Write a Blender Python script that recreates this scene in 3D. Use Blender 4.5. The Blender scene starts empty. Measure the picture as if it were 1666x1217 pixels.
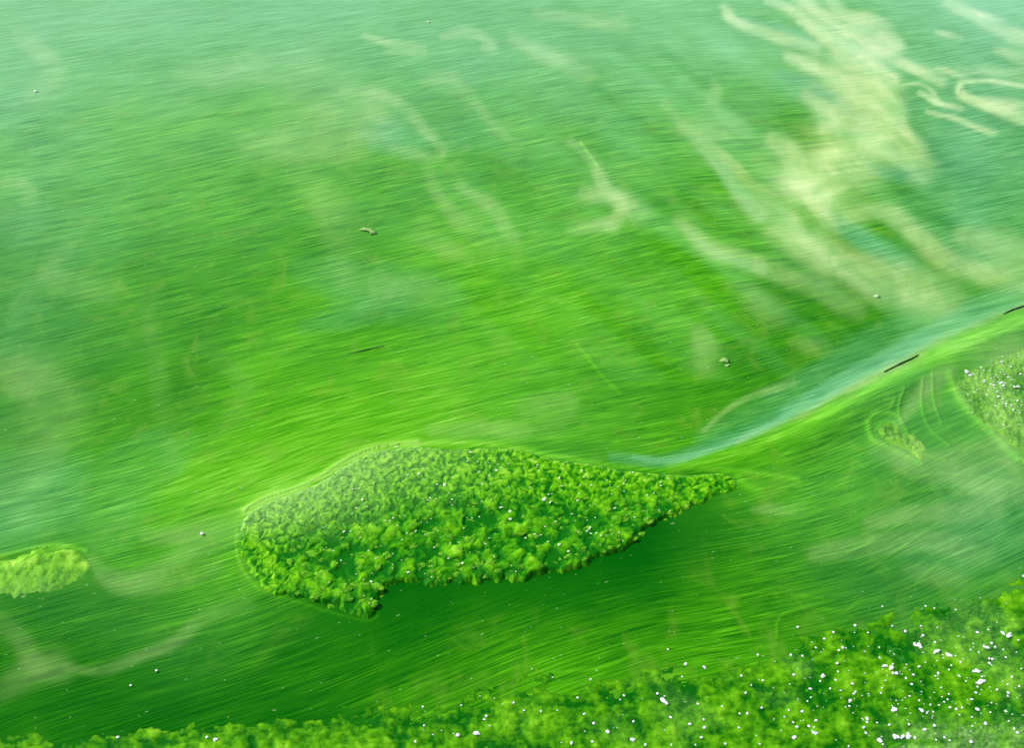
import bpy, bmesh, math, random
import numpy as np

C = bpy.context.scene.collection
S = bpy.context.scene
random.seed(7)
rng = np.random.default_rng(7)

# ------------------------------------------------------------------ camera
CAM_H, PITCH, HFOV = 1.0, math.radians(35.0), math.radians(44.0)
cam_d = bpy.data.cameras.new('camera')
cam_d.sensor_fit = 'HORIZONTAL'
cam_d.angle = HFOV
cam_d.clip_start = 0.02
cam_d.clip_end = 600
cam = bpy.data.objects.new('camera', cam_d)
C.objects.link(cam)
cam.location = (0, 0, CAM_H)
cam.rotation_euler = (math.pi / 2 - PITCH, 0, 0)
S.camera = cam

# ------------------------------------------------------------------ light
SUN_EL, SUN_AZ = math.radians(42), math.radians(-72)      # azimuth from +Y, negative = to the left
world = bpy.data.worlds.new('World')
S.world = world
world.use_nodes = True
wn = world.node_tree
wn.nodes.clear()
sky = wn.nodes.new('ShaderNodeTexSky')
sky.sky_type = 'NISHITA'
sky.sun_disc = False
sky.sun_elevation = SUN_EL
sky.sun_rotation = SUN_AZ
sky.dust_density = 2.0
bgn = wn.nodes.new('ShaderNodeBackground')
bgn.inputs['Strength'].default_value = 0.13
wo = wn.nodes.new('ShaderNodeOutputWorld')
wn.links.new(sky.outputs[0], bgn.inputs[0])
wn.links.new(bgn.outputs[0], wo.inputs[0])
sun_d = bpy.data.lights.new('sun', 'SUN')
sun_d.energy = 3.2
sun_d.angle = math.radians(0.6)
sun_d.color = (1.0, 0.96, 0.88)
sun = bpy.data.objects.new('sun', sun_d)
C.objects.link(sun)
sdir = np.array([math.sin(SUN_AZ) * math.cos(SUN_EL), math.cos(SUN_AZ) * math.cos(SUN_EL), math.sin(SUN_EL)])
from mathutils import Vector
sun.rotation_euler = Vector(sdir).to_track_quat('Z', 'Y').to_euler()
sun.location = (0, 0, 5)
S.view_settings.view_transform = 'Standard'
S.view_settings.look = 'None'
S.view_settings.gamma = 1
S.view_settings.use_curve_mapping = False
S.view_settings.exposure = 0.25

# ------------------------------------------------------------------ mapping between the traced plan and the water plane
T = math.tan(HFOV / 2)
CP, SP = math.cos(PITCH), math.sin(PITCH)


def g(px, py):
    """traced plan point -> point on the water plane"""
    px = np.asarray(px, float); py = np.asarray(py, float)
    a = (px - 833) / 833 * T
    b = (608.5 - py) / 833 * T
    dz = -SP + b * CP
    dy = CP + b * SP
    s = CAM_H / -dz
    return a * s, dy * s


def ginv(x, y):
    d = y * CP + CAM_H * SP
    d = np.maximum(d, 0.15)
    up = y * SP - CAM_H * CP
    return 833 + x / d / T * 833, 608.5 - up / d / T * 833


# ------------------------------------------------------------------ numpy noise
def _h(ix, iy, seed):
    n = (ix.astype(np.int64) * 374761393 + iy.astype(np.int64) * 668265263 + seed * 1442695041) & 0xffffffff
    n = ((n ^ (n >> 13)) * 1274126177) & 0xffffffff
    n = (n ^ (n >> 16)) & 0xffffffff
    return n / 4294967295.0


def perlin(x, y, seed=0):
    x0 = np.floor(x); y0 = np.floor(y)
    fx = x - x0; fy = y - y0
    u = fx * fx * fx * (fx * (fx * 6 - 15) + 10); v = fy * fy * fy * (fy * (fy * 6 - 15) + 10)
    r = []
    for dx, dy in ((0, 0), (1, 0), (0, 1), (1, 1)):
        a = _h(x0 + dx, y0 + dy, seed) * 2 * math.pi
        r.append(np.cos(a) * (fx - dx) + np.sin(a) * (fy - dy))
    return ((r[0] * (1 - u) + r[1] * u) * (1 - v) + (r[2] * (1 - u) + r[3] * u) * v) * 1.5


def fbm(x, y, seed=0, o=4, gain=0.5):
    t = 0; a = 1; s = 0
    for k in range(o):
        t = t + a * perlin(x * 2 ** k + 17.3 * k, y * 2 ** k - 9.1 * k, seed + k); s += a; a *= gain
    return t / s * 1.3


def domes(x, y, seed=0, rmin=0.45, rmax=0.85):
    """height of the tallest round lump of a jittered field, 0..1"""
    x0 = np.floor(x); y0 = np.floor(y)
    best = np.zeros_like(x)
    for dx in (-1, 0, 1):
        for dy in (-1, 0, 1):
            cx = x0 + dx; cy = y0 + dy
            jx = cx + _h(cx, cy, seed); jy = cy + _h(cx, cy, seed + 1)
            r = rmin + (rmax - rmin) * _h(cx, cy, seed + 2)
            q = 1 - ((x - jx) ** 2 + (y - jy) ** 2) / r ** 2
            best = np.maximum(best, np.sqrt(np.clip(q, 0, 1)) * r / rmax)
    return best


def blobs(x, y, seed=0, rmin=0.55, rmax=1.0):
    """soft rounded lumps, 0..1"""
    x0 = np.floor(x); y0 = np.floor(y)
    t = np.zeros_like(x)
    for dx in (-1, 0, 1):
        for dy in (-1, 0, 1):
            cx = x0 + dx; cy = y0 + dy
            jx = cx + _h(cx, cy, seed); jy = cy + _h(cx, cy, seed + 1)
            rr = rmin + (rmax - rmin) * _h(cx, cy, seed + 2)
            q = np.clip(1 - ((x - jx) ** 2 + (y - jy) ** 2) / rr ** 2, 0, 1)
            t += q * q * (.5 + .8 * _h(cx, cy, seed + 5))
    return 1 - np.exp(-1.5 * t)


def sstep(a, b, x):
    t = np.clip((x - a) / (b - a), 0, 1)
    return t * t * (3 - 2 * t)


def seg_dist(X, Y, pts):
    """distance to a polyline, with the parameter along it (0..1)"""
    best = np.full(X.shape, 1e9); tt = np.zeros(X.shape)
    n = len(pts) - 1
    for i in range(n):
        ax, ay = pts[i]; bx, by = pts[i + 1]
        dx, dy = bx - ax, by - ay
        L = dx * dx + dy * dy + 1e-9
        t = np.clip(((X - ax) * dx + (Y - ay) * dy) / L, 0, 1)
        d = np.hypot(X - ax - t * dx, Y - ay - t * dy)
        m = d < best
        best = np.where(m, d, best); tt = np.where(m, (i + t) / n, tt)
    return best, tt


def inside(X, Y, pts):
    r = np.zeros(X.shape, bool)
    n = len(pts)
    for i in range(n):
        x1, y1 = pts[i]; x2, y2 = pts[(i + 1) % n]
        if y1 == y2: continue
        c = ((y1 > Y) != (y2 > Y)) & (X < (x2 - x1) * (Y - y1) / (y2 - y1) + x1)
        r ^= c
    return r


def smooth_curve(pts, n=6, closed=False):
    P = [np.array(p, float) for p in pts]
    out = []
    m = len(P)
    rngi = range(m if closed else m - 1)
    for i in rngi:
        p1 = P[i]; p2 = P[(i + 1) % m]
        p0 = P[(i - 1) % m] if closed or i > 0 else p1
        p3 = P[(i + 2) % m] if closed or i + 2 < m else p2
        for k in range(n):
            t = k / n
            out.append(tuple(0.5 * ((2 * p1) + (-p0 + p2) * t + (2 * p0 - 5 * p1 + 4 * p2 - p3) * t * t + (-p0 + 3 * p1 - 3 * p2 + p3) * t ** 3)))
    if not closed: out.append(tuple(P[-1]))
    return out


# ------------------------------------------------------------------ drift direction of the water: stream coordinates u (along) and v (across)
FLOW = [(-200, -60, 6), (0, 0, 7), (300, 60, 8), (700, 60, 8), (1000, 40, 2), (1250, 100, -4), (1500, 60, 2), (1666, 120, 6),
        (0, 250, 10), (300, 250, 12), (600, 230, 9), (900, 200, 8), (1150, 220, -3), (1350, 250, 4), (1550, 300, 12), (1666, 330, 14),
        (0, 480, 13), (300, 480, 14), (600, 450, 15), (850, 480, 18), (1000, 420, 14), (1200, 400, 2), (1400, 430, 10), (1550, 430, 20), (1666, 440, 24),
        (0, 700, 15), (250, 680, 17), (500, 650, 16), (750, 620, 16), (950, 600, 12), (1100, 570, 8), (1250, 580, 14), (1400, 560, 24), (1550, 500, 30),
        (100, 830, 19), (300, 780, 23), (450, 740, 26), (560, 720, 22), (700, 690, 10), (850, 690, 12), (1000, 690, 16), (1150, 670, 20), (1250, 650, 25),
        (1000, 745, 0), (1080, 745, 2), (1150, 720, 18), (1300, 690, 26), (1420, 640, 28), (1550, 560, 32), (1666, 510, 32),
        (180, 900, 2), (250, 930, -2), (300, 890, 14), (370, 850, 28), (230, 980, 8), (350, 960, 14),
        (50, 1050, 30), (150, 1100, 22), (300, 1080, 20), (450, 1060, 18), (200, 1150, 16), (450, 1140, 20), (620, 1120, 26), (780, 1060, 24),
        (900, 1020, 22), (1000, 1080, 26), (850, 1110, 28), (1100, 1020, 12), (1180, 950, 14), (1150, 1050, 8), (1250, 900, 12),
        (1230, 800, 14), (1330, 760, 22), (1330, 850, 18), (1400, 920, 2), (1320, 980, 4), (1240, 1020, -2), (1470, 900, 36), (1550, 920, 40),
        (1630, 900, 30), (1450, 980, 24), (1420, 790, 34), (1480, 740, 55), (1430, 680, 40), (1530, 660, 75), (1560, 740, 50), (1620, 640, -35),
        (1650, 760, 10), (1580, 820, 14), (1500, 820, 26), (1500, 600, 32), (1620, 560, 20), (1666, 850, 20)]


def flow_fields():
    xs, ys, cs, ss = [], [], [], []
    for x, y, d in FLOW:
        a = math.radians(d)
        x0, y0 = g(x, y); x1, y1 = g(x + math.cos(a), y - math.sin(a))
        dx, dy = x1 - x0, y1 - y0
        L = math.hypot(dx, dy)
        xs.append(x0); ys.append(y0); cs.append(dx / L); ss.append(dy / L)
    N = 360
    gx = np.linspace(-1.6, 1.6, N); gy = np.linspace(0.3, 3.5, N)
    X, Y = np.meshgrid(gx, gy)
    num = np.zeros(X.shape); cx = np.zeros(X.shape); sx = np.zeros(X.shape)
    for x, y, c, s in zip(xs, ys, cs, ss):
        sig = 0.075 * (0.55 + 0.45 * y)
        w = np.exp(-((X - x) ** 2 + (Y - y) ** 2) / (2 * sig ** 2)) + 2e-3 / (0.05 + (X - x) ** 2 + (Y - y) ** 2)
        num += w; cx += w * c; sx += w * s
    cx /= num; sx /= num
    wob = 0.09 * fbm(X * 3.2, Y * 3.2, 51, 2) + 0.13 * fbm(X * 9, Y * 11, 55, 2) * (.35 + .65 * sstep(1.5, .95, Y))
    a = np.arctan2(sx, cx) + wob
    a0 = np.arctan2(np.mean(ss), np.mean(cs))
    h = gx[1] - gx[0]

    def solve(vx, vy):
        div = np.gradient(vx, h, axis=1) + np.gradient(vy, h, axis=0)
        m = np.block([[div, div[:, ::-1]], [div[::-1], div[::-1, ::-1]]])
        k = 2 * np.pi * np.fft.fftfreq(2 * N, h)
        KX, KY = np.meshgrid(k, k)
        K2 = KX ** 2 + KY ** 2; K2[0, 0] = 1
        F = np.fft.fft2(m) / -K2; F[0, 0] = 0
        return np.real(np.fft.ifft2(F))[:N, :N]
    u = solve(np.cos(a) - math.cos(a0), np.sin(a) - math.sin(a0)) + X * math.cos(a0) + Y * math.sin(a0)
    v = solve(-np.sin(a) + math.sin(a0), np.cos(a) - math.cos(a0)) - X * math.sin(a0) + Y * math.cos(a0)
    return gx, gy, u, v, a0


gx, gy, FU, FV, A0 = flow_fields()


def flow(x, y):
    xc = np.clip(x, gx[0] + 1e-4, gx[-1] - 1e-4); yc = np.clip(y, gy[0] + 1e-4, gy[-1] - 1e-4)
    h = gx[1] - gx[0]
    i = ((xc - gx[0]) / h); j = ((yc - gy[0]) / h)
    i0 = np.floor(i).astype(int); j0 = np.floor(j).astype(int)
    i0 = np.minimum(i0, len(gx) - 2); j0 = np.minimum(j0, len(gy) - 2)
    a = i - i0; b = j - j0

    def s(F): return (F[j0, i0] * (1 - a) + F[j0, i0 + 1] * a) * (1 - b) + (F[j0 + 1, i0] * (1 - a) + F[j0 + 1, i0 + 1] * a) * b
    du = (x - xc) * math.cos(A0) + (y - yc) * math.sin(A0)
    dv = -(x - xc) * math.sin(A0) + (y - yc) * math.cos(A0)
    return s(FU) + du, s(FV) + dv


# ------------------------------------------------------------------ traced outlines
MAT = smooth_curve([(386, 862), (400, 832), (432, 812), (480, 796), (520, 778), (560, 752), (610, 730), (680, 722), (740, 726),
                    (800, 724), (850, 727), (900, 742), (960, 750), (1030, 762), (1110, 768), (1170, 765), (1198, 776), (1200, 792),
                    (1180, 808), (1140, 824), (1110, 836), (1080, 850), (1050, 868), (1020, 890), (1000, 905), (960, 918), (900, 936),
                    (850, 945), (800, 948), (740, 955), (680, 952), (640, 958), (618, 975), (614, 1004), (585, 1006), (540, 992),
                    (500, 980), (460, 974), (430, 962), (405, 940), (390, 905)], 5, True)
MAT_TOP = [(300, 862), (386, 862), (400, 832), (432, 812), (480, 796), (520, 778), (560, 752), (610, 730), (680, 722), (800, 724), (900, 742), (1030, 762), (1170, 765), (1300, 780)]
MAT_BOT = [(300, 905), (390, 905), (430, 962), (540, 992), (614, 1004), (640, 958), (740, 955), (850, 945), (960, 918), (1020, 890), (1080, 850), (1140, 824), (1200, 792), (1300, 785)]
LEFTMAT = smooth_curve([(-260, 960), (-140, 925), (0, 912), (50, 896), (100, 890), (135, 893), (155, 915), (150, 945), (110, 965), (60, 985), (0, 1000), (-140, 1030), (-260, 1040)], 5, True)
CORNER = smooth_curve([(-60, 1185), (120, 1178), (300, 1160), (420, 1152), (560, 1140), (700, 1122), (800, 1100), (900, 1078), (990, 1088), (1060, 1058), (1130, 1062),
                       (1200, 1056), (1262, 1045), (1275, 1012), (1310, 1000), (1370, 1002), (1400, 985), (1450, 978), (1500, 962), (1580, 955), (1640, 935), (1720, 905), (1900, 860),
                       (2000, 1100), (1800, 1330), (1000, 1420), (200, 1400), (-60, 1330)], 5, True)
EDGEFILM = smooth_curve([(1535, 600), (1560, 580), (1620, 560), (1680, 530), (1800, 490), (1860, 640), (1780, 780), (1680, 775), (1640, 735), (1590, 700), (1550, 660)], 5, True)

# soft brushes: points, half width, strength (drifting algae film; upper strokes paint sky reflections)
SCUM_REFL = [([(1290, 270), (1320, 300), (1345, 325)], 15, .7), ([(1370, 60), (1430, 120), (1448, 180)], 12, .7), ([(1350, 120), (1385, 180), (1370, 250), (1320, 300)], 48, .5), ([(1420, 90), (1430, 200)], 26, .4), ([(1285, -20), (1330, 20), (1400, 55), (1450, 78)], 11, .7), ([(1340, -10), (1376, 20), (1426, 37), (1456, 72)], 9, .75),
        ([(1350, 45), (1385, 90), (1420, 130), (1440, 170), (1420, 230), (1370, 262), (1325, 290), (1305, 312)], 24, .95), ([(1320, 150), (1350, 200), (1350, 260)], 14, .6),
        ([(1247, 0), (1295, 20), (1342, 60)], 7, .7), ([(1305, 34), (1355, 64), (1376, 84)], 8, .8), ([(1376, 84), (1410, 101), (1443, 135)], 6, .7),
        ([(1180, 10), (1200, 35), (1240, 50), (1325, 76)], 7, .75), ([(1285, 93), (1340, 118), (1400, 158)], 10, .8),
        ([(1416, 78), (1477, 104), (1530, 130)], 7, .8), ([(1450, 180), (1475, 230), (1498, 272)], 15, .8), ([(1400, 230), (1440, 250), (1490, 268)], 8, .6),
        ([(1561, 135), (1564, 152), (1611, 175), (1690, 200)], 6, .9), ([(1561, 135), (1605, 130), (1690, 142)], 3, .75), ([(1600, 165), (1680, 180)], 8, .6),
        ([(1497, 148), (1527, 165), (1561, 174)], 4, .85), ([(1456, 141), (1497, 135), (1530, 160)], 2.5, .6), ([(1510, 182), (1571, 199), (1615, 216)], 4, .65),
        ([(1541, 3), (1595, 27), (1632, 50), (1690, 72)], 9, .85), ([(1524, 111), (1578, 128)], 5, .5), ([(1620, 80), (1666, 96)], 8, .5), ([(1520, 50), (1560, 60)], 4, .5),
        ([(1560, 110), (1666, 120)], 6, .35), ([(1254, 226), (1288, 249), (1308, 303)], 13, .65), ([(1280, 290), (1330, 305)], 16, .6),
        ([(1140, 222), (1173, 249), (1217, 293), (1275, 340), (1315, 394)], 7, .45),
        ([(1220, 325), (1290, 390), (1380, 432), (1460, 468), (1530, 470)], 22, .55), ([(1480, 445), (1510, 480)], 26, .4),
        ([(1380, 352), (1440, 345), (1490, 380), (1540, 425), (1600, 445)], 12, .5), ([(1570, 385), (1666, 415), (1700, 430)], 20, .5), ([(1590, 440), (1666, 455)], 16, .45),
        ([(1320, 300), (1340, 350), (1350, 400)], 14, .5), ([(1110, 358), (1150, 400), (1230, 432), (1330, 470), (1390, 500)], 12, .4), ([(1200, 470), (1260, 510)], 16, .22),
        ([(930, 230), (960, 258), (985, 305), (1010, 335), (1000, 365)], 8, .4), ([(950, 315), (1000, 325), (1040, 345)], 12, .5), ([(930, 375), (1000, 365)], 8, .4),
        ([(690, 130), (735, 125), (760, 150)], 8, .2), ([(735, 150), (780, 175), (835, 235)], 6, .12), ([(555, 150), (610, 150), (665, 180), (712, 235), (700, 258), (640, 245)], 7, .24),
        ([(470, 170), (600, 175)], 28, .22), ([(400, 230), (560, 235), (600, 200)], 22, .22), ([(592, 55), (625, 68), (688, 80)], 6, .35), ([(625, 85), (670, 85)], 4, .25), ([(722, 55), (770, 52), (803, 72), (790, 78)], 6, .38),
        ([(835, 60), (880, 85), (950, 115)], 11, .32), ([(880, 20), (1010, 40)], 10, .25), ([(1110, 210), (1200, 210)], 14, .22), ([(1165, 130), (1160, 170)], 8, .22),
        ([(750, 300), (800, 340), (830, 380)], 9, .25), ([(690, 260), (720, 330), (800, 400)], 9, .15), ([(460, 250), (540, 340), (560, 420)], 22, .12), ([(1080, 170), (1180, 280), (1230, 350)], 9, .28),
        ([(0, 600), (60, 625), (90, 665)], 32, .18), ([(0, 700), (70, 720), (20, 800)], 30, .1), ([(240, 480), (255, 600), (270, 680), (330, 650)], 14, .07), ([(330, 560), (400, 640), (350, 720)], 14, .07),
        ([(0, 300), (40, 300), (50, 325)], 8, .2), ([(30, 60), (90, 110), (60, 150)], 14, .2), ([(110, 400), (80, 450), (180, 470)], 14, .14), ([(300, 120), (420, 110), (520, 100)], 20, .16),
        ([(860, 665), (920, 655), (890, 685)], 16, .16), ([(700, 700), (850, 700)], 10, .2), ([(1140, 540), (1150, 580)], 16, .3), ([(1290, 560), (1340, 565)], 10, .15), ([(760, 420), (690, 380)], 14, .16), ([(560, 460), (720, 470)], 16, .12),
        ([(1145, 700), (1180, 670), (1230, 640), (1290, 625)], 4, .28),
        ([(0, 1125), (40, 1098), (80, 1080)], 18, .12), ([(110, 1085), (160, 1092), (230, 1068), (290, 1040), (330, 1005), (400, 985)], 8, .15), ([(0, 1010), (30, 1040), (60, 1080), (100, 1090)], 14, .12),
        ([(150, 915), (185, 940), (240, 938), (300, 905), (385, 862)], 11, .22), ([(160, 940), (200, 960), (280, 950), (350, 925)], 8, .14), ([(240, 870), (300, 870), (385, 845)], 12, .2),
        ([(1420, 850), (1480, 838), (1560, 836), (1610, 828)], 13, .25), ([(1230, 828), (1300, 826)], 7, .15), ([(1330, 900), (1500, 880), (1600, 900)], 14, .2), ([(1560, 790), (1666, 800)], 14, .25),
        ([(1600, 580), (1666, 600)], 26, .3), ([(1590, 640), (1650, 680), (1666, 740)], 26, .28), ([(1430, 730), (1520, 760), (1620, 740)], 18, .24), ([(1450, 700), (1500, 640), (1545, 610)], 8, .22),
        ([(1480, 930), (1560, 945)], 12, .12), ([(1200, 722), (1300, 680), (1400, 625), (1500, 570), (1600, 525), (1680, 492)], 5, .25), ([(1380, 640), (1500, 580)], 6, .25)]
# bluish open water; sky reflection painted in along the crease and top edge
TEAL = [([(1000, 744), (1090, 748), (1180, 716), (1290, 664), (1400, 606), (1500, 553), (1600, 507), (1700, 468)], 9, .65), ([(1150, 715), (1290, 640), (1400, 575), (1560, 490)], 20, .4),
        ([(-100, 820), (60, 800), (160, 820)], 48, .35), ([(-60, 870), (30, 860)], 25, .3), ([(1345, 352), (1400, 385), (1470, 425)], 13, .72), ([(1400, 192), (1418, 196)], 10, .66), ([(1400, 250), (1443, 280), (1524, 282)], 9, .7), ([(1200, 30), (1260, 40), (1330, 66)], 5, .6), ([(1270, 120), (1340, 150), (1380, 175)], 9, .68), ([(1530, 330), (1620, 340)], 75, .5), ([(1500, 200), (1600, 250)], 60, .55), ([(1660, 400), (1560, 430)], 12, .3),
        ([(600, 215), (670, 228)], 20, .6), ([(0, 150), (60, 160)], 60, .4), ([(740, 120), (800, 110)], 24, .3), ([(700, 220), (780, 220)], 20, .3), ([(1030, 180), (980, 260)], 30, .15), ([(1260, 130), (1330, 160), (1350, 190)], 14, .4),
        ([(-50, 40), (500, 20), (1100, 10)], 90, .5), ([(1500, 60), (1666, 60)], 100, .6), ([(0, 300), (100, 340)], 80, .3), ([(0, 500), (60, 520)], 50, .2), ([(500, 440), (720, 490)], 30, .25), ([(300, 720), (240, 750)], 30, .2),
        ([(1560, 800), (1650, 850)], 50, .25), ([(1500, 900), (1600, 870)], 40, .25), ([(500, 530), (640, 500)], 16, .25), ([(1600, 60), (1666, 30)], 30, .5)]
# raft density: where the green layer is thick (1) or dark from deep water and painted raft shadows (0)
DENS_SHADE = [(0, 0, .55), (400, 0, .55), (800, 0, .55), (1200, 0, .55), (1600, 0, .5), (0, 250, .52), (300, 250, .55), (600, 300, .5), (900, 280, .52), (1200, 300, .52), (1550, 300, .42),
        (0, 450, .38), (300, 450, .43), (600, 450, .5), (850, 450, .6), (1100, 450, .55), (1400, 520, .33), (1550, 440, .45), (0, 650, .38), (250, 650, .38), (480, 650, .55), (700, 620, .62), (900, 560, .64),
        (1050, 560, .56), (1250, 560, .38), (1300, 600, .32), (950, 660, .52), (1100, 650, .4), (850, 700, .55), (1000, 720, .42), (60, 830, .4), (250, 800, .6), (380, 780, .72), (500, 730, .7), (600, 700, .68), (750, 680, .6), (300, 870, .6),
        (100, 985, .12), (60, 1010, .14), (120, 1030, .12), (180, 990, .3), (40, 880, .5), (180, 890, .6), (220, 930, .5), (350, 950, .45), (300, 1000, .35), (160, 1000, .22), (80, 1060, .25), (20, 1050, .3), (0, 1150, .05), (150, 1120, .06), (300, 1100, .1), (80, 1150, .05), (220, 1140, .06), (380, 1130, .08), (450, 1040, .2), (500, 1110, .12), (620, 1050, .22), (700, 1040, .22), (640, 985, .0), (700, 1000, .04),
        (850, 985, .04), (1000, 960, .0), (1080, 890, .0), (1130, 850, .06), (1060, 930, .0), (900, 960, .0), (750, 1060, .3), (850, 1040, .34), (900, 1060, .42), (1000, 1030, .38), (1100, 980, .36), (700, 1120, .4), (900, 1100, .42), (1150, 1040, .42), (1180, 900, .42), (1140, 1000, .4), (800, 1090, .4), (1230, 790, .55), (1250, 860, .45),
        (1350, 760, .5), (1300, 950, .36), (1450, 800, .42), (1500, 860, .3), (1600, 840, .3), (1400, 960, .25), (1550, 930, .3), (1350, 700, .5), (1450, 650, .5), (1560, 600, .52), (1640, 560, .6), (1600, 700, .45), (1600, 780, .35), (1666, 650, .45), (250, 1160, .12), (30, 1190, .2)]
# pale sky reflection painted into the water colour, strongest at the top
SHEEN_TINT = [(0, 0, .75), (300, 0, .65), (600, 0, .62), (900, 0, .62), (1200, 0, .75), (1450, 0, .98), (1666, 0, .95), (0, 130, .48), (300, 130, .36), (600, 130, .34), (900, 130, .34), (1200, 130, .32), (1450, 130, .28), (1666, 130, .42),
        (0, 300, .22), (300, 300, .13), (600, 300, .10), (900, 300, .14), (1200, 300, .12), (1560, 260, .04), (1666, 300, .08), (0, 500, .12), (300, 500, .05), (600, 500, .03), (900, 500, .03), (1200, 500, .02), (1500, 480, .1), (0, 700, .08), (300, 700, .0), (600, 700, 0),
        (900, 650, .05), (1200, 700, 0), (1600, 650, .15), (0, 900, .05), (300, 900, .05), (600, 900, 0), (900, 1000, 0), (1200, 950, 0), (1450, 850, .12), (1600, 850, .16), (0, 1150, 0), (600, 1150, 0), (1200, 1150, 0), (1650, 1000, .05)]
WHITE = [([(1030, 744), (1090, 750), (1180, 724), (1290, 674), (1400, 618), (1500, 562), (1600, 517), (1700, 480)], 5, .55), ([(1280, 665), (1420, 590), (1560, 510), (1680, 455)], 9, .35), ([(835, 60), (880, 85), (960, 115)], 10, .6), ([(880, 15), (1010, 45)], 9, .5),
         ([(1000, 120), (1080, 150), (1150, 200)], 8, .3), ([(750, 300), (830, 370)], 8, .12), ([(1080, 170), (1180, 280), (1240, 350)], 9, .35), ([(1110, 365), (1160, 410), (1240, 440)], 8, .3), ([(1250, 10), (1330, 60)], 9, .6), ([(1560, 20), (1666, 90)], 14, .5)]  # pale sky reflection strokes painted along the crease and upper water
# thin bright rims
RIMS = [(MAT_TOP[2:9], 7, .9), (MAT_TOP[8:], 5, .5), ([(386, 862), (388, 905), (405, 940), (430, 962), (500, 985), (590, 1010), (616, 1004)], 3, .35),
        ([(-60, 918), (0, 906), (50, 894), (100, 889), (140, 896)], 4, .7), ([(1545, 615), (1570, 660), (1610, 700), (1660, 748)], 7, .6),
        ([(1412, 690), (1425, 678), (1455, 676), (1470, 690), (1480, 715)], 3, .5), ([(1412, 690), (1420, 715), (1450, 730), (1500, 755)], 5, .55), ([(1200, 770), (1215, 790), (1240, 800)], 8, .4), ([(1090, 762), (1200, 738), (1320, 690), (1430, 630), (1520, 585), (1600, 545), (1690, 512)], 12, .6),
        ([(1470, 640), (1462, 665), (1470, 700), (1495, 735), (1540, 750)], 2, .45), ([(1500, 625), (1500, 665), (1515, 700), (1545, 725)], 2, .4), ([(1515, 615), (1520, 655), (1532, 690)], 2, .4), ([(1455, 655), (1448, 668), (1440, 676)], 2, .4),
        ([(1425, 700), (1440, 688), (1458, 690), (1466, 705)], 2, .45), ([(1560, 620), (1590, 665), (1630, 700), (1666, 725)], 2, .4), ([(1480, 780), (1530, 772), (1600, 776), (1660, 790)], 2, .35), ([(1500, 800), (1560, 792), (1640, 800)], 2, .35),
        ([(1380, 900), (1440, 870), (1500, 830)], 2, .3), ([(1410, 930), (1470, 890), (1530, 850)], 2, .3), ([(1490, 950), (1540, 910), (1600, 890)], 2, .3), ([(1150, 980), (1250, 965), (1340, 975)], 2, .3), ([(1160, 1010), (1260, 1000)], 2, .3),
        ([(940, 560), (980, 610), (1010, 640)], 3, .3), ([(945, 230), (975, 272)], 2, .6), ([(1560, 148), (1572, 136), (1620, 130)], 3, .6),
        ([(1490, 600), (1520, 590), (1600, 560), (1680, 525)], 6, .6), ([(1265, 1040), (1270, 1005), (1320, 990), (1372, 996), (1400, 980), (1450, 974)], 3, .3), ([(900, 1095), (990, 1085), (1060, 1055), (1170, 1058), (1262, 1048)], 3, .3)]


def brush(X, Y, WX, WY, lst, seed):
    out = np.zeros(X.shape)
    wx = X + 8 * fbm(WX * 9, WY * 9, seed, 3); wy = Y + 5 * fbm(WX * 9, WY * 9, seed + 9, 3)
    for pts, w, st in lst:
        P = np.array(pts, float)
        m = 2.6 * w + 20
        sel = (wx > P[:, 0].min() - m) & (wx < P[:, 0].max() + m) & (wy > P[:, 1].min() - m) & (wy < P[:, 1].max() + m)
        if not sel.any(): continue
        d, t = seg_dist(wx[sel], wy[sel], smooth_curve(pts, 4))
        ww = 1.3 * w * (0.75 + 0.5 * t)
        taper = 0.55 + 0.45 * np.sin(np.pi * np.clip(t, .04, .96))
        k = np.exp(-(d / ww) ** 3.2 * 0.8) * st * taper
        out[sel] = 1 - (1 - out[sel]) * (1 - np.clip(k, 0, 1))
    return out


def interp(X, Y, lst, sig=75):
    n = np.full(X.shape, 1e-6); v = np.full(X.shape, 0.45e-6)
    for x, y, a in lst:
        w = np.exp(-((X - x) ** 2 + (1.5 * (Y - y)) ** 2) / (2 * sig ** 2)) + 1e-3 / (1 + ((X - x) ** 2 + (Y - y) ** 2) / sig ** 2)
        n += w; v += w * a
    return v / n


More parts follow.
